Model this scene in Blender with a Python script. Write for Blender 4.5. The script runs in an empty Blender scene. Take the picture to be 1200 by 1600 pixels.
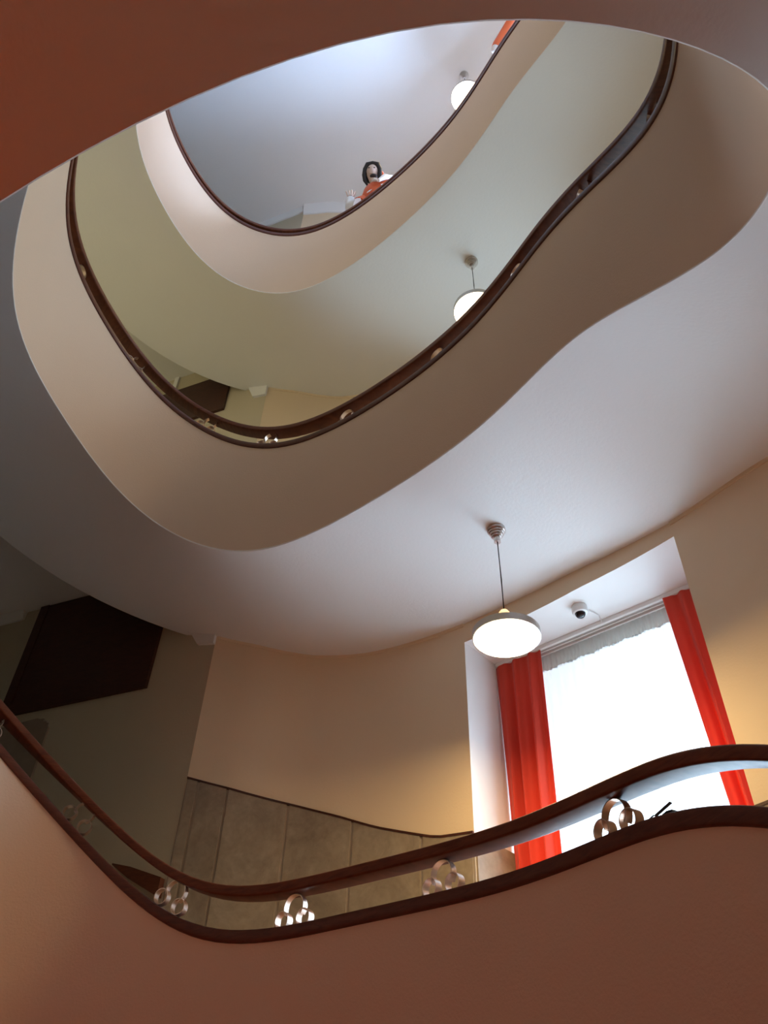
import bpy, bmesh, math, random
from mathutils import Vector, Matrix
random.seed(7)
S = bpy.context.scene
COL = S.collection
# ------------------------------------------------------------------ camera
FPX = 1234.51
CF = Vector((0.0, 0.72813, 0.68544)); CR = Vector((0.99931, -0.02540, 0.02698)); CU = Vector((-0.03704, -0.68498, 0.72763))
cam = bpy.data.cameras.new('camera'); camo = bpy.data.objects.new('camera', cam); COL.objects.link(camo)
cam.sensor_fit = 'VERTICAL'; cam.sensor_height = 24.0; cam.lens = FPX / 1600 * 24.0; cam.clip_start = 0.02
m = Matrix.Identity(4)
for i in range(3):
    m[i][0], m[i][1], m[i][2] = CR[i], CU[i], -CF[i]
camo.matrix_world = m
S.camera = camo
# ------------------------------------------------------------------ world, daylight, exposure
W_ = bpy.data.worlds.new('overcast_sky'); S.world = W_; W_.use_nodes = True
W_.node_tree.nodes['Background'].inputs[0].default_value = (0.80, 0.90, 1.0, 1); W_.node_tree.nodes['Background'].inputs[1].default_value = 1.8
S.view_settings.view_transform = 'Standard'; S.view_settings.look = 'None'
S.view_settings.exposure = 0.0; S.view_settings.gamma = 1.0; S.view_settings.use_curve_mapping = False
DAY = (0.60, 0.76, 1.0)
DAY_SIDE = (0.34, 0.62, 1.0)
WARM = (1.0, 0.70, 0.32)
ND = Vector((0.676, 0.737, 0))          # outward through the window bays
TD = Vector((0.737, -0.676, 0))         # along the bay, left to right
NICHE_T = (0.8655, 0.9532)
NICHE_Z = [(0.40, 3.28), (3.78, 6.66), (7.15, 10.05)]
def area_light(name, loc, direction, sx, sy, power, col):
    l = bpy.data.lights.new(name, 'AREA'); l.shape = 'RECTANGLE'; l.size = sx; l.size_y = sy; l.energy = power; l.color = col; l.spread = math.radians(125)
    o = bpy.data.objects.new(name, l); COL.objects.link(o); o.location = loc
    o.rotation_euler = Vector(direction).to_track_quat('-Z', 'Z').to_euler()
    return o
for k, (pw, cl_) in enumerate(((142, (0.56, 0.81, 1.0)), (28, (0.46, 0.80, 1.0)), (425, (0.45, 0.64, 1.0)))):    # daylight outside each window
    z0, z1 = NICHE_Z[k]
    area_light('daylight', Vector((1.215, 4.217, (z0 + z1) / 2 - 0.3)) + ND * 1.05, -ND, 1.55, z1 - z0 - 0.65, pw, cl_)
SIDE_T = (0.600, 0.690); SIDE_Z = [(3.45, 5.15), (7.2, 10.3)]; SIDE_C = Vector((2.32, 0.62, 0)); SIDE_N = Vector((0.90, -0.44, 0)).normalized()
for k, pw in enumerate((3, 100)):         # daylight for unseen side windows, added to light the left parapets
    z0, z1 = SIDE_Z[k]
    area_light('daylight', SIDE_C + SIDE_N * 0.55 + Vector((0, 0, (z0 + z1) / 2)), -SIDE_N, 1.2, z1 - z0 - 0.05, pw, DAY_SIDE)

# ------------------------------------------------------------------ materials
def mat(name, col, rough=0.6, metal=0.0, var=0.06, vscale=6.0, bump=0.0, bscale=60.0, spec=0.5, coat=0.0):
    M = bpy.data.materials.new(name); M.use_nodes = True
    n = M.node_tree.nodes; L = M.node_tree.links; b = n['Principled BSDF']
    b.inputs['Roughness'].default_value = rough; b.inputs['Metallic'].default_value = metal
    b.inputs['Specular IOR Level'].default_value = spec; b.inputs['Coat Weight'].default_value = coat
    tc = n.new('ShaderNodeTexCoord')
    nz = n.new('ShaderNodeTexNoise'); nz.inputs['Scale'].default_value = vscale; nz.inputs['Detail'].default_value = 5
    L.new(tc.outputs['Object'], nz.inputs['Vector'])
    mx = n.new('ShaderNodeMixRGB'); mx.inputs[1].default_value = (*[c * (1 - var) for c in col], 1); mx.inputs[2].default_value = (*[min(1, c * (1 + var)) for c in col], 1)
    L.new(nz.outputs[0], mx.inputs[0]); L.new(mx.outputs[0], b.inputs['Base Color'])
    if bump:
        n2 = n.new('ShaderNodeTexNoise'); n2.inputs['Scale'].default_value = bscale; n2.inputs['Detail'].default_value = 4
        bp = n.new('ShaderNodeBump'); bp.inputs['Strength'].default_value = bump; bp.inputs['Distance'].default_value = 0.01
        L.new(tc.outputs['Object'], n2.inputs['Vector']); L.new(n2.outputs[0], bp.inputs['Height']); L.new(bp.outputs[0], b.inputs['Normal'])
    return M
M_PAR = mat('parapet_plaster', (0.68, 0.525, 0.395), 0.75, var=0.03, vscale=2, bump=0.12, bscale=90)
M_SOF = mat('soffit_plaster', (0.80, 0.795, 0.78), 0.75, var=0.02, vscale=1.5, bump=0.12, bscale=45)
M_WALL = mat('wall_paint', (0.74, 0.585, 0.40), 0.6, var=0.03, vscale=2, bump=0.08, bscale=70)
M_WALL2 = mat('hall_wall_paint', (0.54, 0.47, 0.34), 0.7, var=0.04, vscale=2, bump=0.08, bscale=70)
M_WHITE = mat('white_paint', (0.82, 0.80, 0.78), 0.55, var=0.02, bump=0.05)
M_PLASTIC = mat('white_plastic', (0.85, 0.85, 0.84), 0.35, var=0.01)
M_BLACK = mat('black_gloss', (0.015, 0.015, 0.02), 0.12, var=0.1)
M_METAL = mat('brushed_nickel', (0.55, 0.52, 0.49), 0.32, 1.0, var=0.08, vscale=40)
M_RING = mat('ring_metal', (0.66, 0.52, 0.44), 0.28, 1.0, var=0.06, vscale=30)
M_CORD = mat('dark_cord', (0.03, 0.025, 0.02), 0.5)
M_FLOOR = mat('red_floor', (0.50, 0.10, 0.04), 0.5, var=0.15, vscale=8)
M_STONE = mat('landing_stone', (0.46, 0.42, 0.35), 0.5, var=0.1)
M_TERRAZZO = mat('brown_terrazzo', (0.44, 0.27, 0.18), 0.5, var=0.2, vscale=40)
M_STEP = mat('stone_step', (0.46, 0.42, 0.35), 0.5, var=0.12, vscale=12)
M_SHADE = mat('board_paint', (0.30, 0.24, 0.18), 0.6, var=0.2, vscale=9)
def wood(name, c1, c2, rough=0.3, coat=0.3, scale=9.0):
    M = bpy.data.materials.new(name); M.use_nodes = True
    n = M.node_tree.nodes; L = M.node_tree.links; b = n['Principled BSDF']
    tc = n.new('ShaderNodeTexCoord'); mp = n.new('ShaderNodeMapping'); mp.inputs['Scale'].default_value = (1, 1, 6)
    nz = n.new('ShaderNodeTexNoise'); nz.inputs['Scale'].default_value = scale; nz.inputs['Detail'].default_value = 8; nz.inputs['Distortion'].default_value = 1.2
    r = n.new('ShaderNodeValToRGB'); r.color_ramp.elements[0].position = 0.3; r.color_ramp.elements[1].position = 0.75
    r.color_ramp.elements[0].color = (*c1, 1); r.color_ramp.elements[1].color = (*c2, 1)
    L.new(tc.outputs['Object'], mp.inputs[0]); L.new(mp.outputs[0], nz.inputs['Vector']); L.new(nz.outputs[0], r.inputs[0]); L.new(r.outputs[0], b.inputs['Base Color'])
    b.inputs['Roughness'].default_value = rough; b.inputs['Coat Weight'].default_value = coat; b.inputs['Coat Roughness'].default_value = 0.2; b.inputs['Specular IOR Level'].default_value = 0.3
    return M
M_RAIL = wood('handrail_wood', (0.085, 0.024, 0.011), (0.17, 0.05, 0.02), 0.5, 0.0)
M_COPE = wood('coping_wood', (0.07, 0.022, 0.014), (0.13, 0.04, 0.022), 0.45, 0.05)
M_PANEL = wood('panel_wood', (0.045, 0.015, 0.010), (0.075, 0.024, 0.014), 0.45, 0.1)
M_BOUNCE = wood('warm_bounce_wood', (0.34, 0.085, 0.035), (0.46, 0.13, 0.05), 0.45, 0.1)
def marble(name):
    M = bpy.data.materials.new(name); M.use_nodes = True
    n = M.node_tree.nodes; L = M.node_tree.links; b = n['Principled BSDF']
    tc = n.new('ShaderNodeTexCoord'); oi = n.new('ShaderNodeObjectInfo')
    ad = n.new('ShaderNodeVectorMath'); ad.operation = 'ADD'
    L.new(tc.outputs['Object'], ad.inputs[0]); L.new(oi.outputs['Random'], ad.inputs[1])
    n1 = n.new('ShaderNodeTexNoise'); n1.inputs['Scale'].default_value = 5; n1.inputs['Detail'].default_value = 9; n1.inputs['Roughness'].default_value = 0.68; n1.inputs['Distortion'].default_value = 0.8
    r = n.new('ShaderNodeValToRGB'); r.color_ramp.elements[0].position = 0.3; r.color_ramp.elements[1].position = 0.72
    r.color_ramp.elements[0].color = (0.27, 0.21, 0.15, 1); r.color_ramp.elements[1].color = (0.44, 0.36, 0.26, 1)
    L.new(ad.outputs[0], n1.inputs['Vector']); L.new(n1.outputs[0], r.inputs[0])
    n2 = n.new('ShaderNodeTexNoise'); n2.inputs['Scale'].default_value = 26; n2.inputs['Detail'].default_value = 4
    L.new(ad.outputs[0], n2.inputs['Vector'])
    mx = n.new('ShaderNodeMixRGB'); mx.blend_type = 'MULTIPLY'; mx.inputs[0].default_value = 0.35
    L.new(r.outputs[0], mx.inputs[1]); L.new(n2.outputs[0], mx.inputs[2]); L.new(mx.outputs[0], b.inputs['Base Color'])
    b.inputs['Roughness'].default_value = 0.35
    return M
M_MARBLE = marble('beige_marble')
def fabric(name, col, transl=0.35, var=0.08):
    M = bpy.data.materials.new(name); M.use_nodes = True
    n = M.node_tree.nodes; L = M.node_tree.links; out = n['Material Output']; b = n['Principled BSDF']
    b.inputs['Base Color'].default_value = (*col, 1); b.inputs['Roughness'].default_value = 0.85; b.inputs['Sheen Weight'].default_value = 0.2
    tr = n.new('ShaderNodeBsdfTranslucent'); tr.inputs[0].default_value = (*col, 1)
    nz = n.new('ShaderNodeTexNoise'); nz.inputs['Scale'].default_value = 300; bp = n.new('ShaderNodeBump'); bp.inputs['Strength'].default_value = 0.1; bp.inputs['Distance'].default_value = 0.003
    tc = n.new('ShaderNodeTexCoord'); L.new(tc.outputs['Object'], nz.inputs['Vector']); L.new(nz.outputs[0], bp.inputs['Height']); L.new(bp.outputs[0], b.inputs['Normal'])
    mx = n.new('ShaderNodeMixShader'); mx.inputs[0].default_value = transl
    L.new(b.outputs[0], mx.inputs[1]); L.new(tr.outputs[0], mx.inputs[2]); L.new(mx.outputs[0], out.inputs[0])
    return M
M_RED = fabric('red_curtain_cloth', (0.74, 0.070, 0.036), 0.34)
M_TAPE = fabric('header_tape_cloth', (0.75, 0.75, 0.72), 0.45)
M_ORANGE = fabric('orange_cloth', (0.75, 0.13, 0.03), 0.1)
M_CLOTHW = fabric('white_cloth', (0.86, 0.85, 0.84), 0.1)
def sheer(name):
    M = bpy.data.materials.new(name); M.use_nodes = True
    n = M.node_tree.nodes; L = M.node_tree.links; out = n['Material Output']; n.remove(n['Principled BSDF'])
    t = n.new('ShaderNodeBsdfTransparent'); t.inputs[0].default_value = (0.97, 0.98, 1, 1)
    tr = n.new('ShaderNodeBsdfTranslucent'); tr.inputs[0].default_value = (0.95, 0.95, 0.95, 1)
    d = n.new('ShaderNodeBsdfDiffuse'); d.inputs[0].default_value = (0.9, 0.9, 0.9, 1)
    m1 = n.new('ShaderNodeMixShader'); m1.inputs[0].default_value = 0.4; L.new(tr.outputs[0], m1.inputs[1]); L.new(d.outputs[0], m1.inputs[2])
    m2 = n.new('ShaderNodeMixShader'); m2.inputs[0].default_value = 0.38; L.new(t.outputs[0], m2.inputs[1]); L.new(m1.outputs[0], m2.inputs[2]); L.new(m2.outputs[0], out.inputs[0])
    return M
M_SHEER = sheer('sheer_net')
def glassmat(name):
    M = bpy.data.materials.new(name); M.use_nodes = True
    n = M.node_tree.nodes; L = M.node_tree.links; out = n['Material Output']; n.remove(n['Principled BSDF'])
    t = n.new('ShaderNodeBsdfTransparent'); g = n.new('ShaderNodeBsdfGlossy'); g.inputs['Roughness'].default_value = 0.02
    fr = n.new('ShaderNodeFresnel'); fr.inputs[0].default_value = 1.25
    mx = n.new('ShaderNodeMixShader'); L.new(fr.outputs[0], mx.inputs[0]); L.new(t.outputs[0], mx.inputs[1]); L.new(g.outputs[0], mx.inputs[2]); L.new(mx.outputs[0], out.inputs[0])
    return M
M_GLASS = glassmat('window_glass')
def emit(name, col, st):
    M = bpy.data.materials.new(name); M.use_nodes = True
    n = M.node_tree.nodes; b = n['Principled BSDF']
    b.inputs['Base Color'].default_value = (0.9, 0.88, 0.8, 1); b.inputs['Emission Color'].default_value = (*col, 1); b.inputs['Emission Strength'].default_value = st
    return M
M_LAMP = emit('lamp_diffuser', (1.0, 0.80, 0.50), 9.0)
M_NECK = emit('amber_neck', (1.0, 0.60, 0.22), 1.6)
M_SKIN = mat('figure_skin', (0.62, 0.45, 0.36), 0.5, var=0.05)
M_FACE = mat('figure_face', (0.58, 0.44, 0.36), 0.65, var=0.03)
M_HAIR = mat('figure_hair', (0.012, 0.008, 0.007), 0.6)
M_BEARD = mat('figure_beard', (0.03, 0.02, 0.018), 0.6)

# ------------------------------------------------------------------ the stair's curve: plan loop (turns, counter-clockwise upward) and heights
H = 3.4; Z0 = 0.10308; WPAR = 1.10455
PL = [(-0.7792, 4.1037), (-1.3897, 4.3193), (-1.976, 4.2694), (-2.4223, 3.8071), (-2.6142, 3.063), (-2.2522, 2.204), (-1.6027, 1.2824), (-0.7767, 0.6228), (0.0012, 0.2907), (0.6803, 0.4391), (1.0395, 0.8502), (1.2239, 1.3856), (1.0538, 1.8694), (0.8598, 2.2705), (0.5538, 2.9007), (-0.0931, 3.6263)]
HZ = [-0.1776, -0.0852, 0.1337, 0.3088, 0.1751, -0.0622, -0.2919, -0.4779, -0.436, -0.4639, -0.0904, 0.2227, 0.4124, 0.4479, 0.2673, 0.1174]
DZ = [0.0162, 0.032, 0.0442, 0.0415, 0.0027, -0.0692, -0.0756, -0.0425, 0.0649, 0.0636, 0.0341, 0.0084, -0.0101, -0.0177, -0.0197, -0.0087, 0.0143, 0.0473, 0.0582, 0.0707, -0.0064, -0.0006, 0.0267, 0.023, 0.0083, -0.0104, -0.0266, -0.0315, -0.0109, 0.0231, 0.0169, -0.0347, -0.0551, -0.0615, -0.0582, -0.04, -0.0217, -0.0087, -0.0011, 0.0031, 0.006]
DW = [-0.0021, 0.0059, 0.016, 0.0243, 0.0108, -0.0346, -0.0371, -0.0272, 0.0445, 0.0272, 0.0039, -0.0031, 0.0038, 0.0248, 0.0568, 0.073, 0.0209, -0.1286, -0.1809, -0.0914, 0.0527, 0.0664, 0.0376, 0.013, 0.002, -0.0001, 0.0002, -0.0036, -0.0183, -0.0377, -0.0145, 0.043, 0.0614, 0.0068, -0.0075, -0.0059, -0.0027, -0.0007, 0.0001, 0.0003, 0.0002]
def bas(f): return ((1 - f) ** 3 / 6, (3 * f ** 3 - 6 * f * f + 4) / 6, (-3 * f ** 3 + 3 * f * f + 3 * f + 1) / 6, f ** 3 / 6)
def per(c, t):
    u = (t % 1.0) * 16; i = int(u); b = bas(u - i)
    return sum(b[k] * c[(i + k - 1) % 16] for k in range(4))
def nper(c, t):
    u = min(max((t + 0.5) * 12, 0), 37.999); i = int(u); b = bas(u - i)
    return sum(b[k] * c[min(i + k, 40)] for k in range(4))
PX = [p[0] for p in PL]; PY = [p[1] for p in PL]
def P(t): return Vector((per(PX, t), per(PY, t), 0))
def TN(t):
    d = P(t + 1e-3) - P(t - 1e-3); d.normalize(); return d, Vector((d.y, -d.x, 0))
TOPT = 2.30
def zb(t):
    t = min(t, TOPT); return Z0 + H * t + per(HZ, t) + nper(DZ, t)
def zt(t): return zb(t) + WPAR + nper(DW, min(t, TOPT))
def at(t, off, z=0.0):
    p = P(t) + TN(t)[1] * off; p.z = z; return p
def interp(x, xs, ys):
    if x <= xs[0]: return ys[0]
    for a, b, c, d in zip(xs, xs[1:], ys, ys[1:]):
        if x <= b: return c + (d - c) * (x - a) / (b - a)
    return ys[-1]
def woff(t): return interp(t, [.45, .5, .865, .903, .953, 1.0, 1.025, 1.051, 1.07], [1.45, 1.45, 1.46, 1.41, 1.425, 1.40, 1.36, 1.25, 1.243])
def wp(t, z, inn=0.0): return at(t, woff(t) - inn, z)
def foff(t):                 # outer edge of the flights and landings
    tm = t % 1.0
    if 0.075 <= tm < 0.45: return 1.36
    if tm < 0.075: return woff(tm + 1.0) + 0.01
    return woff(tm) + 0.01
def frange(a, b, step):
    n = max(1, int(round((b - a) / step))); return [a + (b - a) * i / n for i in range(n + 1)]
CORNER = wp(1.07, 0)
RD = Vector((-0.916, 0.40, 0)).normalized(); RN = Vector((-0.40, -0.916, 0)).normalized()   # hall wall: along, towards us
FLOOR_Z = -2.0; CEIL_Z = 11.33

# ------------------------------------------------------------------ mesh helpers
def obj(name, bm, material, parent=None, smooth=0.6, loc=None):
    me = bpy.data.meshes.new(name); bmesh.ops.recalc_face_normals(bm, faces=bm.faces[:]); bm.to_mesh(me); bm.free()
    if smooth:
        me.shade_smooth(); me.set_sharp_from_angle(angle=smooth)
    for mm in (material if isinstance(material, (list, tuple)) else [material]): me.materials.append(mm)
    o = bpy.data.objects.new(name, me); COL.objects.link(o)
    if parent: o.parent = parent
    if loc is not None: o.location = loc
    return o
def tag(o, label=None, cat=None, group=None, kind=None):
    for k, v in (('label', label), ('category', cat), ('group', group), ('kind', kind)):
        if v: o[k] = v
    return o
def empty(name, loc=(0, 0, 0), rot=None):
    o = bpy.data.objects.new(name, None); COL.objects.link(o); o.location = loc; o.empty_display_size = 0.1
    if rot: o.rotation_euler = rot
    return o
def box(bm, c, sx, sy, sz, ax=None):
    X, Y, Z = ax if ax else (Vector((1, 0, 0)), Vector((0, 1, 0)), Vector((0, 0, 1)))
    c = Vector(c); vs = [bm.verts.new(c + X * (sx / 2 * i) + Y * (sy / 2 * j) + Z * (sz / 2 * k)) for i in (-1, 1) for j in (-1, 1) for k in (-1, 1)]
    for f in ((0, 1, 3, 2), (4, 6, 7, 5), (0, 4, 5, 1), (2, 3, 7, 6), (0, 2, 6, 4), (1, 5, 7, 3)): bm.faces.new([vs[i] for i in f])
def bevel(bm, w, seg=2):
    bmesh.ops.bevel(bm, geom=bm.edges[:] , offset=w, segments=seg, affect='EDGES', profile=0.5)
def loft(bm, rings, closed=True, caps=True):
    vr = [[bm.verts.new(p) for p in r] for r in rings]; n = len(vr[0])
    for a, b in zip(vr, vr[1:]):
        for i in range(n if closed else n - 1):
            j = (i + 1) % n; bm.faces.new((a[i], a[j], b[j], b[i]))
    if caps and closed:
        bm.faces.new(vr[0][::-1]); bm.faces.new(vr[-1])
    return vr
def lathe(bm, prof, seg=40, cx=0, cy=0, cap=False):
    rings = []
    for i in range(seg):
        a = 2 * math.pi * i / seg
        rings.append([bm.verts.new((cx + r * math.cos(a), cy + r * math.sin(a), z)) for r, z in prof])
    for i in range(seg):
        a, b = rings[i], rings[(i + 1) % seg]
        for k in range(len(prof) - 1): bm.faces.new((a[k], b[k], b[k + 1], a[k + 1]))
    if cap:
        bm.faces.new([r[0] for r in rings]); bm.faces.new([r[-1] for r in rings])
    bmesh.ops.remove_doubles(bm, verts=bm.verts[:], dist=1e-5)
def tube(bm, pts, r, seg=8):
    pts = [Vector(p) for p in pts]; rings = []
    for i, p in enumerate(pts):
        d = (pts[min(i + 1, len(pts) - 1)] - pts[max(i - 1, 0)]).normalized()
        a = d.cross(Vector((0, 0, 1)));
        if a.length < 1e-3: a = Vector((1, 0, 0))
        a.normalize(); b = d.cross(a); rr = r[i] if isinstance(r, (list, tuple)) else r
        rings.append([p + a * (rr * math.cos(2 * math.pi * k / seg)) + b * (rr * math.sin(2 * math.pi * k / seg)) for k in range(seg)])
    loft(bm, rings)
def sweep(name, ts, prof, zf, material, parent=None, smooth=0.6):
    """profile (offset, dz) swept along the stair curve on height function zf"""
    bm = bmesh.new(); loft(bm, [[at(t, o, zf(t) + dz) for o, dz in prof] for t in ts]); return obj(name, bm, material, parent, smooth)
def rounded(o0, o1, z0, z1, r, n=4):
    out = []
    for cx, cz, a0 in ((o1 - r, z1 - r, 0), (o0 + r, z1 - r, 90), (o0 + r, z0 + r, 180), (o1 - r, z0 + r, 270)):
        for k in range(n + 1):
            a = math.radians(a0 + 90 * k / n); out.append((cx + r * math.cos(a), cz + r * math.sin(a)))
    return out

# ------------------------------------------------------------------ structure: floor, ceiling, walls
HALL = [Vector((-1.37, -4.0, 0)), Vector((-7.0, -4.0, 0)), CORNER + RD * ((CORNER.x + 7.0) / -RD.x)]
WT = frange(0.45, 1.07, 0.005)
def plate(name, poly, z0, z1, material, kind='structure', label=None, cat=None):
    bm = bmesh.new(); a = [bm.verts.new((p.x, p.y, z0)) for p in poly]; b = [bm.verts.new((p.x, p.y, z1)) for p in poly]
    n = len(poly); fs = [bm.faces.new(a[::-1]), bm.faces.new(b)]
    for i in range(n): bm.faces.new((a[i], a[(i + 1) % n], b[(i + 1) % n], b[i]))
    bmesh.ops.triangulate(bm, faces=fs, ngon_method='EAR_CLIP')
    return tag(obj(name, bm, material, None, 0), label, cat, None, kind)
outline = [wp(t, 0) + TN(t)[1] * 0.0 for t in frange(0.45, 1.07, 0.02)] + [HALL[2], HALL[1], HALL[0]]
plate('floor', outline, FLOOR_Z - 0.15, FLOOR_Z, M_FLOOR)
plate('ceiling', outline, CEIL_Z, CEIL_Z + 0.2, M_SOF)
# curved window wall with three bays cut out
bm = bmesh.new()
ts = sorted(set([round(t, 5) for t in WT if not any(abs(t - e) < 0.002 for e in NICHE_T + SIDE_T)] + list(NICHE_T + SIDE_T)))
zs = sorted([FLOOR_Z, CEIL_Z] + [z for p in NICHE_Z + SIDE_Z for z in p])
grid = [[bm.verts.new(wp(t, z)) for z in zs] for t in ts]
for i in range(len(ts) - 1):
    tm = (ts[i] + ts[i + 1]) / 2
    for j in range(len(zs) - 1):
        zm = (zs[j] + zs[j + 1]) / 2
        if NICHE_T[0] < tm < NICHE_T[1] and any(a < zm < b for a, b in NICHE_Z): continue
        if SIDE_T[0] < tm < SIDE_T[1] and any(a < zm < b for a, b in SIDE_Z): continue
        bm.faces.new((grid[i][j], grid[i + 1][j], grid[i + 1][j + 1], grid[i][j + 1]))
wall_right = tag(obj('wall_right', bm, M_WALL), kind='structure')
def flatwall(name, a, b, material):
    bm = bmesh.new(); d = (b - a).normalized(); n = Vector((-d.y, d.x, 0))
    box(bm, (a + b) / 2 + n * 0.06 + Vector((0, 0, (FLOOR_Z + CEIL_Z) / 2)), (b - a).length, 0.12, CEIL_Z - FLOOR_Z, (d, n, Vector((0, 0, 1))))
    return tag(obj(name, bm, material, None, 0), kind='structure')
wall_far = flatwall('wall_far', HALL[2], CORNER, M_WALL2)
flatwall('wall_left', HALL[1], HALL[2], M_WALL2)
flatwall('wall_back', HALL[0], HALL[1], M_WALL2)
flatwall('wall_side', wp(0.45, 0), HALL[0], M_WALL2)

# unseen red-brown boards added round the hall to warm the bounced light
for wname, a, b in (('wall_left', HALL[1], HALL[2]), ('wall_back', HALL[0], HALL[1]), ('wall_side', wp(0.45, 0), HALL[0])):
    par = bpy.data.objects[wname]; d = (b - a).normalized(); nn = Vector((-d.y, d.x, 0)); L_ = (b - a).length; nb = int(L_ / 0.35)
    for i in range(nb):
        bm = bmesh.new(); box(bm, a + d * (L_ * (i + 0.5) / nb) - nn * 0.012 + Vector((0, 0, -0.55)), L_ / nb - 0.008, 0.02, 2.85, (d, nn, Vector((0, 0, 1)))); obj('warm_bounce_board', bm, M_BOUNCE, par, 0)

# window bays: reveals, window, curtains
WL = wp(NICHE_T[1], 0); WR = wp(NICHE_T[0], 0)
DEPTH = 0.62
def bayp(s, d, z):   # s: metres along the bay from its left edge, d: depth behind the wall line
    p = WL + TD * s + ND * d; p.z = z; return p
BW = (WR - WL).dot(TD)
def bay_skin(bm, pts):
    bm.faces.new([bm.verts.new(p) for p in pts])
for k, (z0, z1) in enumerate(NICHE_Z):
    bm = bmesh.new()
    L0, L1 = WL.copy(), WL + ND * DEPTH; R0, R1 = WR.copy(), WR + ND * (DEPTH - (WR - WL).dot(ND))
    def q(p, z): return Vector((p.x, p.y, z))
    bay_skin(bm, [q(L0, z0), q(L1, z0), q(L1, z1), q(L0, z1)]); bay_skin(bm, [q(R0, z0), q(R1, z0), q(R1, z1), q(R0, z1)])
    mid = [wp(t, 0) for t in frange(NICHE_T[1], NICHE_T[0], 0.01)] if False else [wp(NICHE_T[1] + (NICHE_T[0] - NICHE_T[1]) * i / 12, 0) for i in range(13)]
    bay_skin(bm, [q(p, z1) for p in mid] + [q(R1, z1), q(L1, z1)]); bay_skin(bm, [q(p, z0) for p in mid] + [q(R1, z0), q(L1, z0)])
    rv = obj('window_reveal', bm, M_WHITE, wall_right, 0)
    w = tag(empty('window_%d' % (k + 1), bayp(BW / 2, DEPTH - 0.05, z0)), kind='structure'); off = w.location
    def wbox(name, s0, s1, d, dd, za, zz, material):
        bm = bmesh.new(); box(bm, bayp((s0 + s1) / 2, d, (za + zz) / 2) - off, s1 - s0, dd, zz - za, (TD, ND, Vector((0, 0, 1)))); return obj(name, bm, material, w, 0)
    d = DEPTH - 0.05
    for s0, s1, za, zz in ((0.0, 0.07, z0, z1), (BW - 0.07, BW, z0, z1), (0.07, BW - 0.07, z0, z0 + 0.07), (0.07, BW - 0.07, z1 - 0.07, z1)):
        wbox('frame_bar', s0, s1, d, 0.07, za, zz, M_WHITE)
    wbox('pane', 0.07, BW - 0.07, d, 0.008, z0 + 0.07, z1 - 0.07, M_GLASS)

for k, (z0, z1) in enumerate(SIDE_Z):  # unseen side windows, added as openings for the extra side daylight
    w = tag(empty('window_%d' % (k + 4), wp(sum(SIDE_T) / 2, z0)), kind='structure'); off = Vector(w.location)
    def arc(name, t0, t1, za, zz, i0, i1, material):
        bm = bmesh.new(); loft(bm, [[wp(t, za, -i0) - off, wp(t, za, -i1) - off, wp(t, zz, -i1) - off, wp(t, zz, -i0) - off] for t in frange(t0, t1, 0.004)]); return obj(name, bm, material, w, 0.6)
    a, b = SIDE_T; md = (a + b) / 2; e = 0.0035
    arc('frame_bar', a, a + e, z0, z1, 0.0, 0.3, M_WHITE); arc('frame_bar', b - e, b, z0, z1, 0.0, 0.3, M_WHITE); arc('frame_bar', md - e / 2, md + e / 2, z0 + .06, z1 - .06, 0.1, 0.16, M_WHITE)
    arc('frame_bar', a + e, b - e, z0, z0 + 0.06, 0.0, 0.3, M_WHITE); arc('frame_bar', a + e, b - e, z1 - 0.06, z1, 0.0, 0.3, M_WHITE)
    arc('pane', a + e, md - e / 2, z0 + 0.06, z1 - 0.06, 0.125, 0.132, M_GLASS); arc('pane', md + e / 2, b - e, z0 + 0.06, z1 - 0.06, 0.125, 0.132, M_GLASS)

# marble dado of the half-landing bay, slab by slab
def dz_(t):
    if t < 0.9: return 1.58
    return interp(t, [.87, .953, .967, .991, 1.007, 1.025, 1.051, 1.07], [1.82, 1.901, 1.92, 2.057, 2.168, 2.273, 2.391, 2.485])
def slab(t0, t1, z0=0.0, parent=wall_right, gap=0.0006):
    tt = frange(t0 + gap, t1 - gap, 0.004); bm = bmesh.new()
    if tt[0] == t0: pass
    loft(bm, [[wp(t, z0, -0.002), wp(t, z0, 0.016), wp(t, dz_(t) - 0.012, 0.016), wp(t, dz_(t) - 0.012, -0.002)] for t in tt])
    return obj('marble_slab', bm, M_MARBLE, parent)
J = [0.9532, 0.9729, 1.0015, 1.0283, 1.0524, 1.0648, 1.0697]
for a, b in zip(J, J[1:]): slab(a, b)
for a, b in ((0.70, 0.8655), (0.9532, 1.0697)):
    bm = bmesh.new(); loft(bm, [[wp(t, 0.0, -0.002), wp(t, 0.0, 0.008), wp(t, dz_(t) - 0.014, 0.008), wp(t, dz_(t) - 0.014, -0.002)] for t in frange(a, b, 0.004)])
    obj('mortar_bed', bm, M_SHADE, wall_right)
JR = [0.70, 0.73, 0.757, 0.784, 0.811, 0.838, 0.8655]
for a, b in zip(JR, JR[1:]): slab(a, b)
for a, b in ((0.70, 0.8655), (0.9532, 1.0697)):
    bm = bmesh.new(); loft(bm, [[wp(t, dz_(t) - 0.012, -0.002), wp(t, dz_(t) - 0.012, 0.020), wp(t, dz_(t) + 0.002, 0.020), wp(t, dz_(t) + 0.002, -0.002)] for t in frange(a, b, 0.004)])
    obj('dado_strip', bm, M_PANEL, wall_right)
for z0, z1 in ((0.42, 1.888),):    # marble on the left cheek of the bay
    bm = bmesh.new(); box(bm, bayp(0.006, 0.28, (z0 + z1) / 2), 0.016, 0.55, z1 - z0, (TD, ND, Vector((0, 0, 1)))); obj('marble_slab', bm, M_MARBLE, wall_right, 0)
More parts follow.
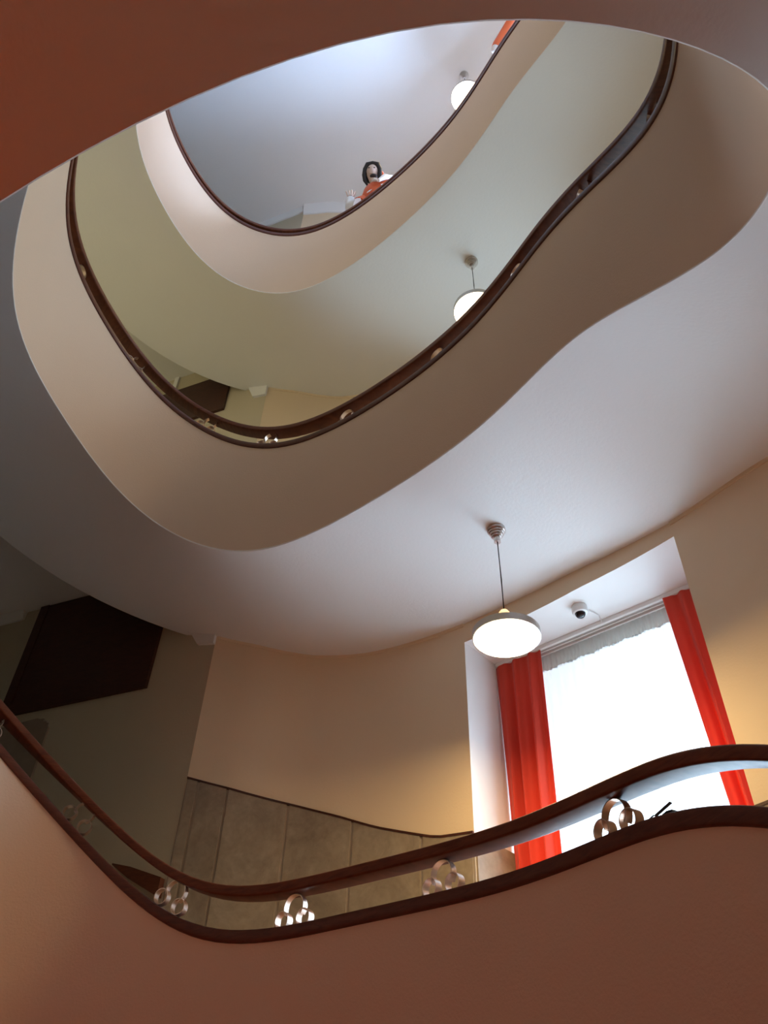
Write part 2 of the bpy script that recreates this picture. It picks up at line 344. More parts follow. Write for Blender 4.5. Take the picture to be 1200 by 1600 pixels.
# narrow mouldings where wall meets soffit
n_ = 0
for k in (0, 1):
    for a, b in ((0.62, 0.8655), (0.9532, 1.069)):
        n_ += 1; bm = bmesh.new()
        loft(bm, [[wp(t, zb(t + k) - 0.024, -0.002), wp(t, zb(t + k) - 0.024, 0.008), wp(t, zb(t + k) - 0.012, 0.010), wp(t, zb(t + k) + 0.01, 0.010), wp(t, zb(t + k) + 0.01, -0.002)] for t in frange(a, b, 0.005)])
        tag(obj('trim_%d' % n_, bm, M_WALL), kind='structure')
n_ += 1; bm = bmesh.new()
loft(bm, [[wp(t, CEIL_Z - 0.17, -0.002), wp(t, CEIL_Z - 0.17, 0.02), wp(t, CEIL_Z - 0.05, 0.05), wp(t, CEIL_Z, 0.09), wp(t, CEIL_Z, -0.002)] for t in frange(0.45, 1.07, 0.01)])
tag(obj('trim_%d' % n_, bm, M_SOF), kind='structure')
for k, zc in enumerate((4.53, 7.86, CEIL_Z)):      # cornice of the hall wall, beyond the wooden panel
    n_ += 1; bm = bmesh.new(); a0, a1 = (2.32, 6.0) if k < 2 else (0.0, 6.0)
    loft(bm, [[CORNER + RD * s + RN * o + Vector((0, 0, zc + dz)) for o, dz in ((-.002, -.09), (.02, -.09), (.06, 0.002), (-.002, 0.002))] for s in (a0, a1)])
    tag(obj('trim_%d' % n_, bm, M_SOF, None, 0), kind='structure')

# ------------------------------------------------------------------ flights (soffits) and landings
STEP = 1 / 160
def redtop(o):      # carpeted upper side
    zm = max(v.co.z for v in o.data.vertices)
    for p in o.data.polygons:
        if abs(p.normal.z) > 0.6 and p.normal.z > 0: p.material_index = 1
    return o
for k, (a, b) in enumerate(((-0.55, 0.45), (0.45, 1.45), (1.45, 2.45))):
    ts = frange(a, b, STEP); bm = bmesh.new()
    loft(bm, [[at(t, -0.001, zb(t) + 0.002), at(t, 0.0015, zb(t)), at(t, foff(t) * 0.5, zb(t)), at(t, foff(t), zb(t)), at(t, foff(t), zb(t) + 0.2), at(t, 0.02, zb(t) + 0.2)] for t in ts])
    fl = tag(redtop(obj('stair_flight', bm, [M_SOF, M_TERRAZZO if k == 0 else M_STONE], None, 0.25)), kind='structure')
    bm = bmesh.new(); acc = a
    while acc < b - 0.001:     # treads where the flight climbs
        t1 = acc
        while t1 < b and zb(t1) - zb(acc) < 0.165 and (t1 - acc) < 0.06: t1 += 0.002
        if zb(t1) - zb(acc) > 0.12:
            top = zb(t1) + 0.235
            loft(bm, [[at(t, 0.14, zb(t) + 0.195), at(t, foff(t) - 0.03, zb(t) + 0.195), at(t, foff(t) - 0.03, top), at(t, 0.14, top)] for t in (acc + 0.0003, t1 - 0.0003)])
        acc = t1
    steps_bm = bm
    bm = bmesh.new(); zl_ = zb(0.30 + k)      # fascia between the climbing flight and the landing above it
    if k > 0 or True:
        loft(bm, [[at(t, o, z) for o, z in ((1.335, zb(t) + 0.01), (1.36, zb(t) + 0.01), (1.36, max(zl_ + 0.2, zb(t) + 0.05)), (1.335, max(zl_ + 0.2, zb(t) + 0.05)))] for t in frange(0.0755 + k, 0.20 + k, 0.005)])
    obj('fascia', bm, M_SOF, fl); bm = steps_bm
    obj('steps', bm, M_TERRAZZO if k == 0 else M_STEP, fl, 0)
inner = [at(t, 1.33) for t in frange(0.075, 0.45, 0.0125)]
for k in range(3):
    zl = zb(0.30 + k)
    redtop(plate('landing_slab', inner + [HALL[0], HALL[1], HALL[2], CORNER + RD * 0.02], zl, zl + 0.22, [M_SOF, M_STONE]))
# small downstand closing the flight against the end of the window wall
for k, dr in ((1, 0.085), (2, 0.15)):
    z = zb(1.07 + k - 1); bm = bmesh.new()
    loft(bm, [[CORNER + RD * s_ + RN * o + Vector((0, 0, z + dz)) for s_, dz in ((-0.005, 0.06), (-0.005, -dr), (0.16, -dr + 0.03), (0.24, 0.06), (0.24, 0.15), (-0.005, 0.15))] for o in (0.0, 0.03)])
    obj('soffit_stop', bm, M_SOF, wall_far, 0)
bm = bmesh.new(); box(bm, CORNER + RD * 1.37 + RN * 0.012 + Vector((0, 0, 7.71)), 0.06, 0.024, 0.29, (RD, RN, Vector((0, 0, 1)))); obj('pilaster_strip', bm, M_SOF, wall_far, 0)

# ------------------------------------------------------------------ balustrades
def ring(bm, c, X, Y, Zd, r, a0, a1, wd=0.028, th=0.0035, seg=28):
    """flat metal strip bent on radius r in plane X/Z, strip width along Y"""
    full = abs(a1 - a0) >= 359.9; n = seg; rings = []
    for i in range(n + (0 if full else 1)):
        a = math.radians(a0 + (a1 - a0) * i / n); d = X * math.cos(a) + Zd * math.sin(a)
        rings.append([c + d * (r + s * th / 2) + Y * (e * wd / 2) for s, e in ((-1, -1), (1, -1), (1, 1), (-1, 1))])
    if full:
        vr = [[bm.verts.new(p) for p in r_] for r_ in rings]
        for i in range(n):
            A, B = vr[i], vr[(i + 1) % n]
            for q_ in range(4): bm.faces.new((A[q_], A[(q_ + 1) % 4], B[(q_ + 1) % 4], B[q_]))
    else: loft(bm, rings)
COPE_H = 0.058; RAIL_H = 0.05
def gap(t):
    if t > 1.46: return 0.08
    if t > 0.45: return 0.165
    return 0.148 - 0.022 * min(1, max(0, (-0.04 - t) / 0.14))
BAL = [(-0.55, 0.45, 'lowest curved stair balustrade, plastered parapet with open rail along the red-curtained window', [0.0889, 0.0259, -0.0371, -0.0958, -0.1646, 0.152, 0.215, 0.28, 0.345, 0.41]),
       (0.45, 1.45, 'middle turn of curved stair balustrade, brown parapet sweeping overhead below the middle lamp', [1.1518, 1.0787, 1.0211, 0.96, 0.90, 0.838, 0.77, 0.70, 0.63, 0.56, 1.22, 1.285, 1.35, 1.41]),
       (1.45, 2.62, 'topmost turn of curved stair balustrade, pale parapet below the robed figure', [2.15, 2.08, 2.02, 1.96, 1.90, 1.838, 1.77, 1.70, 2.22, 2.285, 2.35])]
for a, b, lab, rts in BAL:
    root = tag(empty('stair_balustrade', at((a + b) / 2, 0.06, zb((a + b) / 2))), lab, 'balustrade', 'turns of the stair balustrade')
    inv = -Vector(root.location)
    ts = frange(a, b, STEP)
    def sw(name, prof, zf, material, par=root):
        bm = bmesh.new(); loft(bm, [[at(t, o, zf(t) + dz) + inv for o, dz in (prof(t) if callable(prof) else prof)] for t in ts]); return obj(name, bm, material, par, 0.7)
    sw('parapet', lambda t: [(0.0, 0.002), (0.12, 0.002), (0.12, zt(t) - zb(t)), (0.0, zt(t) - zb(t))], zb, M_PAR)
    sw('coping', rounded(-0.012, 0.132, 0.0, COPE_H, 0.012, 2), zt, M_COPE)
    sw('handrail', rounded(0.006, 0.114, COPE_H, COPE_H + RAIL_H, 0.010, 3), lambda t: zt(t) + gap(t), M_RAIL)
    for tr in rts:
        e = 0.004; Xd = (at(tr + e, .06, zt(tr + e)) - at(tr - e, .06, zt(tr - e))).normalized()
        Y = TN(tr)[1]; Zd = Y.cross(Xd).normalized();
        if Zd.z < 0: Zd = -Zd
        c = at(tr, 0.06, zt(tr) + COPE_H)
        br = obj_parent = empty('ring_bracket', c + inv); br.parent = root
        o3 = Vector((0, 0, 0))
        for s in (-1, 1):
            bm = bmesh.new(); ring(bm, Xd * (s * 0.062) + Zd * 0.040, Xd, Y, Zd, 0.037, 0, 360, 0.036); obj('small_ring', bm, M_RING, br, 0.6)
        bm = bmesh.new(); ring(bm, Zd * (gap(tr) - 0.058), Xd, Y, Zd, 0.056, *((-35, 215) if tr < 1.45 else (-5, 185)), 0.03); obj('arch_ring', bm, M_RING, br, 0.6)

# ------------------------------------------------------------------ pendant lamps
def pendant(loc, drop, label, power, colour=WARM, group='pendant lamps over the half-landings'):
    root = tag(empty('pendant_lamp', loc), label, 'lamp', group)
    bm = bmesh.new(); lathe(bm, [(0.0, 0.0), (0.060, 0.0), (0.060, -0.022), (0.056, -0.026), (0.051, -0.026), (0.051, -0.038), (0.048, -0.042), (0.043, -0.042), (0.043, -0.054), (0.040, -0.058), (0.034, -0.058), (0.034, -0.070), (0.030, -0.074), (0.022, -0.074), (0.022, -0.112), (0.0, -0.112)], 32); obj('canopy', bm, M_METAL, root, 0.5)
    bm = bmesh.new(); tube(bm, [(0, 0, -0.10), (0.0015, 0, -drop * 0.5), (0, 0, -drop + 0.16)], 0.0045); obj('cord', bm, M_CORD, root)
    bm = bmesh.new(); lathe(bm, [(0.0, -drop + 0.195), (0.022, -drop + 0.19), (0.038, -drop + 0.165), (0.046, -drop + 0.125), (0.050, -drop + 0.075), (0.0, -drop + 0.075)], 28); obj('neck', bm, M_NECK, root, 0.8)
    bm = bmesh.new(); lathe(bm, [(0.030, -drop + 0.085), (0.12, -drop + 0.062), (0.188, -drop + 0.045), (0.196, -drop + 0.04), (0.196, -drop - 0.004), (0.190, -drop - 0.004), (0.190, -drop + 0.035), (0.12, -drop + 0.053), (0.030, -drop + 0.076)], 48); obj('shade_rim', bm, M_METAL, root, 0.6)
    bm = bmesh.new(); lathe(bm, [(0.1895, -drop + 0.012), (0.1895, -drop - 0.004), (0.180, -drop - 0.014), (0.140, -drop - 0.026), (0.08, -drop - 0.033), (0.0, -drop - 0.035)], 48); obj('diffuser', bm, M_LAMP, root, 0.9)
    l = bpy.data.lights.new('bulb', 'AREA'); l.shape = 'DISK'; l.size = 0.34; l.energy = power; l.color = colour
    lo = bpy.data.objects.new('bulb', l); COL.objects.link(lo); lo.parent = root; lo.location = (0, 0, -drop - 0.045)
    return root
pendant((0.728, 3.77, zb(0.91)), 0.84, 'pendant lamp with round glowing disc shade hanging beside the red curtains', 37)
pendant((0.731, 3.755, zb(1.91)), 0.84, 'pendant lamp with disc shade half hidden behind the middle balustrade', 22)
pendant((0.84, 3.61, CEIL_Z), 0.78, 'pendant lamp under the flat top ceiling, half behind topmost balustrade', 40)
# unseen hall lamps, added to warm the lowest parapet and brighten the upper soffit
pendant((-2.6, -2.2, zb(0.3)), 1.0, 'added unseen pendant lamp warming the hall below the first landing', 122, (1.0, 0.44, 0.15), 'added hall lamps')
pendant((-6.3, 1.9, zb(2.3)), 0.45, 'added unseen pendant lamp lighting the upper landing hall', 160, (1.0, 0.99, 0.74), 'added hall lamps')

# ------------------------------------------------------------------ things in the window bay
def curtain(name, s_fn, d0, z_top, z_bot, amp, nfold, material, label, group=None, seed=0, cat='curtain', thick=0.006):
    """s_fn(v)->(s0,s1): side limits at height fraction v (0 top, 1 bottom)"""
    rnd = random.Random(seed); ph = [rnd.uniform(0, 6.28) for _ in range(4)]
    base = bayp(sum(s_fn(0)) / 2, d0, z_bot); root = tag(empty(name, base), label, cat, group)
    NU, NV = 150, 24; bm = bmesh.new(); front = []; back = []
    for j in range(NV + 1):
        v = j / NV; s0, s1 = s_fn(v); fr, bk = [], []
        for i in range(NU + 1):
            u = i / NU; sh = 0.35 + 0.65 * min(1, v * 3)
            w = math.sin(2 * math.pi * nfold * u + ph[0] + 0.4 * math.sin(2.1 * v + ph[1])) + 0.45 * math.sin(2 * math.pi * nfold * 1.73 * u + ph[2] + 0.5 * v)
            s = s0 + (s1 - s0) * u; d = d0 + amp * sh * w
            p = bayp(s, d, z_top + (z_bot - z_top) * v) - base; fr.append(bm.verts.new(p)); bk.append(bm.verts.new(p + ND * thick))
        front.append(fr); back.append(bk)
    for j in range(NV):
        for i in range(NU):
            bm.faces.new((front[j][i], front[j][i + 1], front[j + 1][i + 1], front[j + 1][i])); bm.faces.new((back[j][i + 1], back[j][i], back[j + 1][i], back[j + 1][i + 1]))
    for i in range(NU):
        bm.faces.new((front[0][i], back[0][i], back[0][i + 1], front[0][i + 1])); bm.faces.new((front[NV][i], front[NV][i + 1], back[NV][i + 1], back[NV][i]))
    for j in range(NV):
        bm.faces.new((front[j][0], front[j + 1][0], back[j + 1][0], back[j][0])); bm.faces.new((front[j][NU], back[j][NU], back[j + 1][NU], front[j + 1][NU]))
    obj('cloth', bm, material, root, 1.2)
    return root, base
ZT = 3.28
for nm, s0, s1 in (('curtain', 0.0, 0.0),): pass
c1, b1 = curtain('curtain', lambda v: (0.002 + 0.02 * v, 0.40 - 0.075 * v), 0.375, ZT - 0.035, 0.45, 0.034, 3.2, M_RED, 'long red curtain hanging behind the lamp at the window wall', 'red curtains', 3)
c2, b2 = curtain('curtain', lambda v: (BW - 0.33 + 0.14 * v, BW - 0.03), 0.375, ZT - 0.035, 0.45, 0.03, 2.6, M_RED, 'long red curtain at the window end away from the lamp', 'red curtains', 5)
c3, b3 = curtain('sheer_curtain', lambda v: (0.05, BW - 0.05), 0.47, ZT - 0.15, 0.43, 0.014, 22, M_SHEER, 'white sheer net curtain glowing with daylight between the red curtains', None, 9, thick=0.0015)
bm = bmesh.new(); fr = []       # shirred header tape
NU = 420
rows = [(0.0, 0.2), (0.25, 1.0), (0.6, 0.6), (0.85, 1.0), (1.0, 1.3)]
for v, am in rows:
    r1, r2 = [], []
    for i in range(NU + 1):
        u = i / NU; w = math.sin(u * 300 + 1.5 * math.sin(u * 37)) + 0.5 * math.sin(u * 173 + v)
        p = bayp(0.05 + (BW - 0.1) * u, 0.468 + 0.006 * am * w, ZT - 0.035 - (0.125 + 0.006 * math.sin(u * 60)) * v) - b3
        r1.append(bm.verts.new(p)); r2.append(bm.verts.new(p + ND * 0.003))
    fr.append((r1, r2))
for (a, a2), (b, b2_) in zip(fr, fr[1:]):
    for i in range(NU): bm.faces.new((a[i], a[i + 1], b[i + 1], b[i])); bm.faces.new((a2[i + 1], a2[i], b2_[i], b2_[i + 1]))
obj('header_tape', bm, M_TAPE, c3, 1.0)
tr_ = tag(empty('curtain_track', bayp(BW / 2, 0.42, ZT)), 'white double curtain track under the top of the window bay', 'curtain track')
for d, wd in ((0.385, 0.022), (0.425, 0.010), (0.468, 0.022)):
    bm = bmesh.new(); box(bm, bayp(BW / 2, d, ZT - 0.016) - Vector(tr_.location), BW - 0.02, wd, 0.032, (TD, ND, Vector((0, 0, 1)))); obj('rail', bm, M_PLASTIC, tr_, 0)
# dome camera on the bay's soffit
cpos = Vector((1.362, 4.36, ZT)); dc = tag(empty('security_camera', cpos), 'small white dome security camera with black lens above the window', 'camera')
bm = bmesh.new(); lathe(bm, [(0, 0), (0.052, 0), (0.054, -0.008), (0.054, -0.045), (0.050, -0.055), (0.040, -0.060), (0.036, -0.058), (0.0, -0.058)], 36); obj('housing', bm, M_PLASTIC, dc, 0.5)
bm = bmesh.new(); lathe(bm, [(0.036, -0.056), (0.034, -0.070), (0.026, -0.083), (0.014, -0.090), (0, -0.092)], 28); obj('lens_dome', bm, M_BLACK, dc, 1.2)
bm = bmesh.new(); tube(bm, [(0.045, 0.01, -0.030), (0.075, 0.03, -0.012), (0.12, 0.06, -0.008), (0.155, 0.085, -0.008), (0.17, 0.10, -0.05)], 0.0045); obj('cable', bm, M_PLASTIC, dc)
# small wire clip left on the coping
tc_ = -0.186; ip = at(tc_, 0.03, zt(tc_) + COPE_H); wc = tag(empty('wire_clip', ip), 'small dark wire clip lying on the lowest coping before the window', 'clip')
T_ = TN(tc_)[0]
def cl(s, z, o=0.0): return T_ * s * 1.15 + Vector((0, 0, z * 0.75)) + TN(tc_)[1] * o
bm = bmesh.new(); tube(bm, [cl(0.085, 0.006), cl(0.02, 0.028), cl(0.012, 0.020)], 0.0022, 6); obj('wire', bm, M_CORD, wc)
bm = bmesh.new(); tube(bm, [cl(0.018, 0.002), cl(0.014, 0.026), cl(-0.045, 0.046), cl(-0.050, 0.040), cl(0.010, 0.020)], 0.0024, 6); obj('wire', bm, M_CORD, wc)
bm = bmesh.new(); loft(bm, [[cl(0.0, 0.001, o), cl(-0.055, 0.001, o), cl(-0.055, 0.008, o), cl(-0.035, 0.012, o)] for o in (-0.012, 0.012)]); obj('jaw', bm, M_BLACK, wc, 0)

# ------------------------------------------------------------------ hall wall: dark framed panels, board, short rail
def rp(s, o, z): p = CORNER + RD * s + RN * o; p.z = z; return p
ZU = Vector((0, 0, 1))
def wood_panel(zbot, ztop, label, s0=0.58, s1=2.12):
    root = tag(empty('wood_panel', rp((s0 + s1) / 2, 0, zbot)), label, 'wall panel', 'dark wooden panels high on the hall wall'); o0 = Vector(root.location)
    def b(name, a, c, z0, z1, d0, d1):
        bm = bmesh.new(); box(bm, rp((a + c) / 2, (d0 + d1) / 2, (z0 + z1) / 2) - o0, c - a, d1 - d0, z1 - z0, (RD, RN, ZU)); return obj(name, bm, M_PANEL, root, 0)
    b('board', s0 + 0.10, s1 - 0.10, zbot + 0.10, ztop, 0.001, 0.025)
    b('frame_bar', s0, s0 + 0.10, zbot, ztop, 0.001, 0.034); b('frame_bar', s1 - 0.10, s1, zbot, ztop, 0.001, 0.034); b('frame_bar', s0 + 0.10, s1 - 0.10, zbot, zbot + 0.10, 0.001, 0.034)
    b('bead', s0 + 0.10, s1 - 0.10, zbot + 0.10, zbot + 0.125, 0.025, 0.030); b('bead', s0 + 0.10, s0 + 0.125, zbot + 0.125, ztop, 0.025, 0.030)
wood_panel(3.335, 4.525, 'large dark wooden panel on the hall wall beside the lowest landing')
wood_panel(6.88, 7.565, 'dark wooden panel on hall wall seen above the middle balustrade', 0.53, 1.95)
bd = tag(empty('wall_board', rp(1.9, 0, 2.0)), 'grey-brown board with scalloped corner below the large wooden panel', 'board')
prof = [(1.50, 1.2), (1.50, 3.14), (1.515, 3.15), (1.505, 3.18), (1.53, 3.185), (1.545, 3.205), (1.57, 3.20), (1.585, 3.235), (1.62, 3.235), (1.66, 3.25), (1.80, 3.24), (2.1, 3.22), (2.1, 1.2)]
bm = bmesh.new(); loft(bm, [[rp(s, o, z) - Vector(bd.location) for s, z in prof] for o in (0.001, 0.02)]); obj('panel', bm, M_SHADE, bd, 0)
hr = tag(empty('wall_handrail', rp(0.2, 0, 1.8)), 'short dark wooden wall rail beside the marble dado corner', 'handrail')
bm = bmesh.new(); loft(bm, [[rp(s, o, z) - Vector(hr.location) for o, z in ((0.001, z0), (0.05, z0), (0.05, z1), (0.001, z1))] for s, z0, z1 in ((0.01, 1.66, 1.78), (0.28, 1.80, 1.875), (0.44, 1.905, 1.915))]); obj('rail', bm, M_RAIL, hr, 0)

# ------------------------------------------------------------------ robed figure leaning over the top balustrade
HEAD = Vector((-0.273, 3.915, 8.955))
fz = zb(1.95) + 0.2
face_dir = Vector((-0.22, -1.0, 0)).normalized()
side = Vector((face_dir.y, -face_dir.x, 0)) * -1      # figure's right hand side as seen: image right is -side
root_xy = HEAD - face_dir * 0.21 + Vector((0.10, 0.0, 0))
person = tag(empty('person', (root_xy.x, root_xy.y, fz)), 'dark-haired bearded figure in orange robe with white stars, one hand raised', 'person')
RT = Vector((-face_dir.y, face_dir.x, 0))   # image right
hz_ = HEAD.z - fz; KZ = hz_ / 1.68
def fp(r, f, z): return RT * r + face_dir * f + Vector((0, 0, z * KZ if z > 0.5 else z))
hp = Vector((HEAD.x - root_xy.x, HEAD.y - root_xy.y, hz_))
def skin_mesh(name, verts, edges, radii, material, parent, sub=2):
    me = bpy.data.meshes.new(name); me.from_pydata([tuple(v) for v in verts], edges, []); o = bpy.data.objects.new(name, me); COL.objects.link(o); o.parent = parent
    mo = o.modifiers.new('skin', 'SKIN'); mo.use_smooth_shade = True
    for sv, r in zip(me.skin_vertices[0].data, radii): sv.radius = r if isinstance(r, tuple) else (r, r)
    me.skin_vertices[0].data[0].use_root = True
    s_ = o.modifiers.new('sub', 'SUBSURF'); s_.levels = sub; s_.render_levels = sub
    me.materials.append(material); return o
V = [fp(0, 0, 0.90), fp(0, 0.03, 1.10), fp(0, 0.05, 1.26), fp(0, 0.09, 1.40), hp + fp(0.02, -0.05, -0.13), hp + fp(0.0, 0, -0.03), hp + fp(0, 0, 0.05),
     fp(0.15, 0.06, 1.33), fp(0.22, 0.12, 1.12), fp(0.10, 0.24, 1.06),
     fp(-0.15, 0.06, 1.33), fp(-0.24, 0.12, 1.16), fp(-0.26, 0.18, 1.28),
     fp(0.09, 0.02, 0.48), fp(0.10, 0, 0.06), fp(0.10, 0.14, 0.04), fp(-0.09, 0.02, 0.48), fp(-0.10, 0, 0.06), fp(-0.10, 0.14, 0.04)]
E_ = [(0, 1), (1, 2), (2, 3), (3, 4), (4, 5), (5, 6), (3, 7), (7, 8), (8, 9), (3, 10), (10, 11), (11, 12), (0, 13), (13, 14), (14, 15), (0, 16), (16, 17), (17, 18)]
RA = [(.15, .11), (.13, .10), (.13, .10), (.08, .07), .048, (.068, .078), (.066, .08), .06, .045, .035, .06, .045, .032, .07, .045, .04, .07, .045, .04]
skin_mesh('body', V, E_, RA, M_SKIN, person)
# face details; head frame tipped towards the viewer below
vdir = (Vector((0, 0, 0)) - HEAD).normalized()
hf = (face_dir * 0.62 + vdir * 0.55).normalized(); hr_ = hf.cross(ZU).normalized() * -1
if hr_.dot(RT) < 0: hr_ = -hr_
hu = hr_.cross(hf).normalized()
if hu.z < 0: hu = -hu
tilt = math.radians(-6); hr2 = hr_ * math.cos(tilt) + hu * math.sin(tilt); hu2 = hu * math.cos(tilt) - hr_ * math.sin(tilt); hr_, hu = hr2, hu2
def hpnt(r, u, f): return hp + hr_ * r + hu * u + hf * f
def ellipsoid(bm, c, a, b, d, seg=24, rng=16, fn=None):
    rings = []
    for j in range(1, rng):
        ph = math.pi * j / rng; rings.append([Vector((math.sin(ph) * math.cos(2 * math.pi * i / seg), math.sin(ph) * math.sin(2 * math.pi * i / seg), math.cos(ph))) for i in range(seg)])
    def mp(v):
        if fn: v = fn(v)
        return c + hr_ * (v.x * a) + hf * (v.y * d) + hu * (v.z * b)
    vr = loft(bm, [[mp(v) for v in r] for r in rings], caps=False)
    t = bm.verts.new(mp(Vector((0, 0, 1)))); bt = bm.verts.new(mp(Vector((0, 0, -1))))
    for i in range(seg): bm.faces.new((t, vr[0][i], vr[0][(i + 1) % seg])); bm.faces.new((bt, vr[-1][(i + 1) % seg], vr[-1][i]))
def facefn(v):
    v = v.copy()
    if v.z < 0: v.x *= 1 + 0.28 * v.z
    if v.y > 0 and abs(v.x) < 0.22 and -0.25 < v.z < 0.25: v.y += 0.16 * (1 - abs(v.x) / 0.22) * (0.6 - v.z)
    return v
bm = bmesh.new(); ellipsoid(bm, hpnt(0, 0, 0.012), 0.070, 0.098, 0.088, 32, 24, facefn); face = obj('face', bm, M_FACE, person, 1.5)
for s in (-1, 1):
    bm = bmesh.new(); ellipsoid(bm, hpnt(s * 0.030, 0.018, 0.090), 0.011, 0.0065, 0.008, 12, 8); obj('eye', bm, M_HAIR, face, 1.5)
    bm = bmesh.new(); ellipsoid(bm, hpnt(s * 0.071, 0.0, 0.0), 0.012, 0.028, 0.018, 12, 8); obj('ear', bm, M_FACE, face, 1.5)
bm = bmesh.new(); ellipsoid(bm, hpnt(0, -0.050, 0.088), 0.022, 0.0045, 0.008, 12, 8); obj('mouth', bm, M_SKIN, face, 1.5)
bm = bmesh.new(); ellipsoid(bm, hpnt(0.026, -0.072, 0.060), 0.045, 0.026, 0.036, 16, 10); obj('beard', bm, M_BEARD, person, 1.5)
bm = bmesh.new()   # long hair: a hood round the face
def hoodfn(v):
    v = v.copy()
    if v.y > 0.2:
        k = (v.y - 0.2) / 0.8; v.y = 0.2 + 0.2 * k
    return v
for s in (-1, 1):
    tube(bm, [hpnt(-s * 0.01, 0.108, 0.035), hpnt(s * 0.058, 0.090, 0.040), hpnt(s * 0.084, 0.035, 0.036), hpnt(s * 0.088, -0.035, 0.032), hpnt(s * 0.076, -0.095, 0.022), hpnt(s * 0.045, -0.15, 0.005)], [0.030, 0.032, 0.026, 0.026, 0.025, 0.010], 14)
ellipsoid(bm, hpnt(0, 0.015, -0.030), 0.098, 0.118, 0.085, 24, 16, hoodfn)
obj('hair', bm, M_HAIR, person, 1.2)
bm = bmesh.new()   # robe: torso
rb = []
for z, f, a, b in ((0.10, -0.04, 0.20, 0.14), (0.60, -0.04, 0.20, 0.14), (0.95, -0.04, 0.20, 0.14), (1.20, 0.02, 0.22, 0.155), (1.38, 0.08, 0.25, 0.17), (1.48, 0.11, 0.22, 0.15), (1.545, 0.13, 0.12, 0.10)):
    rb.append([fp(a * math.cos(2 * math.pi * i / 28), f + b * math.sin(2 * math.pi * i / 28), z) for i in range(28)])
loft(bm, rb)
robe = obj('robe', bm, M_ORANGE, person, 1.2)
def star(c, n, r):
    n = n.normalized(); a = n.orthogonal().normalized(); b = n.cross(a); bm = bmesh.new(); ring_ = []
    for k in range(10):
        rr = r if k % 2 == 0 else r * 0.45; th = math.pi * k / 5
        ring_.append(a * (rr * math.cos(th)) + b * (rr * math.sin(th)))
    loft(bm, [[c + q_ - n * 0.004 for q_ in ring_], [c + q_ + n * 0.003 for q_ in ring_]]); obj('star', bm, M_CLOTHW, robe, 0)
for ang, zz in ((62, 1.30), (95, 1.20), (120, 1.33), (38, 1.36), (80, 1.36), (140, 1.22), (15, 1.28), (60, 1.14), (105, 1.08)):
    A = math.radians(ang); a_ = 0.245; b_ = 0.180; f_ = 0.03 + (zz - 1.20) * 0.32
    star(fp(a_ * math.cos(A), f_ + b_ * math.sin(A), zz), fp(math.cos(A) / a_, math.sin(A) / b_, -1.5 if zz < 1.3 else 1.0), 0.034)
bm = bmesh.new(); tube(bm, [fp(-0.005, 0.30, 1.38), fp(0.06, 0.28, 1.47), fp(0.12, 0.20, 1.56), fp(0.11, 0.06, 1.62)], [0.018, 0.034, 0.044, 0.03], 10); tube(bm, [fp(-0.01, 0.30, 1.38), fp(-0.055, 0.27, 1.47), fp(-0.10, 0.19, 1.55), fp(-0.08, 0.06, 1.60)], [0.012, 0.020, 0.024, 0.02], 10); obj('collar', bm, M_CLOTHW, person, 1.2)
bm = bmesh.new(); tube(bm, [fp(0.17, 0.08, 1.42), fp(0.25, 0.14, 1.14), fp(0.12, 0.30, 1.08)], [0.075, 0.085, 0.11], 14); tube(bm, [fp(-0.17, 0.08, 1.42), fp(-0.25, 0.14, 1.24)], [0.07, 0.085], 14); obj('sleeves', bm, M_ORANGE, person, 1.2)
bm = bmesh.new(); tube(bm, [hpnt(0.10, 0.05, -0.03), hpnt(0.115, 0.0, -0.03), hpnt(0.105, -0.07, -0.035)], [0.012, 0.026, 0.016], 12); obj('hood_edge', bm, M_ORANGE, person, 1.2)
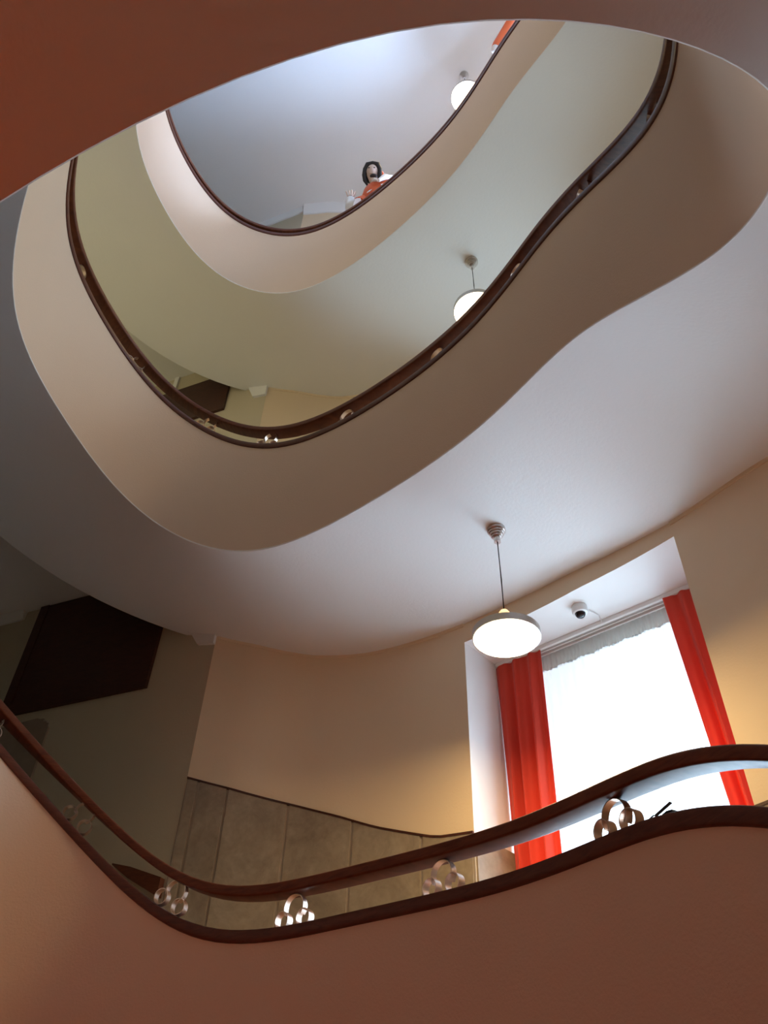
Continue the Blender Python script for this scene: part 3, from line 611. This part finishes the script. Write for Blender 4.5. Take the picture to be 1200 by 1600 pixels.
# raised hand with white cuff
hc = Vector((-0.508, 4.09, 8.68)) - Vector((root_xy.x, root_xy.y, fz))
bm = bmesh.new(); tube(bm, [fp(-0.24, 0.15, 1.20), hc + fp(0.02, 0, -0.20), hc + fp(0.0, 0, -0.03)], [0.085, 0.075, 0.055], 14); obj('cuff', bm, M_CLOTHW, person, 1.2)
hv = [hc + fp(0.01, 0, -0.08), hc + fp(0, 0.0, 0.0), hc + fp(-0.005, 0.01, 0.045)]; he = [(0, 1), (1, 2)]; hrad = [.024, (.034, .018), (.040, .016)]
for r0, ln, sp in ((-0.032, 0.075, -0.02), (-0.011, 0.088, -0.006), (0.011, 0.083, 0.004), (0.031, 0.065, 0.014)):
    i = len(hv); hv += [hc + fp(r0, 0.012, 0.065), hc + fp(r0 + sp * 0.6, 0.02, 0.065 + ln * 0.55), hc + fp(r0 + sp, 0.040, 0.065 + ln)]; he += [(2, i), (i, i + 1), (i + 1, i + 2)]; hrad += [.0095, .0088, .0070]
i = len(hv); hv += [hc + fp(0.042, 0.02, 0.012), hc + fp(0.062, 0.035, 0.045), hc + fp(0.066, 0.048, 0.075)]; he += [(1, i), (i, i + 1), (i + 1, i + 2)]; hrad += [.012, .010, .0075]
skin_mesh('hand', hv, he, hrad, M_SKIN, person, 1)

# orange hanging sleeve by the top rail
sl = tag(empty('orange_sleeve', (0.95, 2.55, 8.45)), 'orange cloth tube with white end hanging over the top rail', 'cloth'); o0 = Vector(sl.location)
A = Vector((0.945, 2.54, 8.80)); B = Vector((1.09, 2.35, 9.02))
bm = bmesh.new(); tube(bm, [A + (B - A) * u + Vector((0, 0, 0.03 * math.sin(u * 3))) - o0 for u in (0, 0.12, 0.35, 0.7, 1.0, 1.5)], [0.046, 0.050, 0.044, 0.040, 0.042, 0.04], 14); obj('cloth', bm, M_ORANGE, sl, 1.2)
d_ = (A - B).normalized(); bm = bmesh.new(); tube(bm, [A - o0 - d_ * 0.01, A - o0 + d_ * 0.02, A - o0 + d_ * 0.045, A - o0 + d_ * 0.058], [0.044, 0.042, 0.030, 0.008], 14); obj('white_end', bm, M_CLOTHW, sl, 1.2)
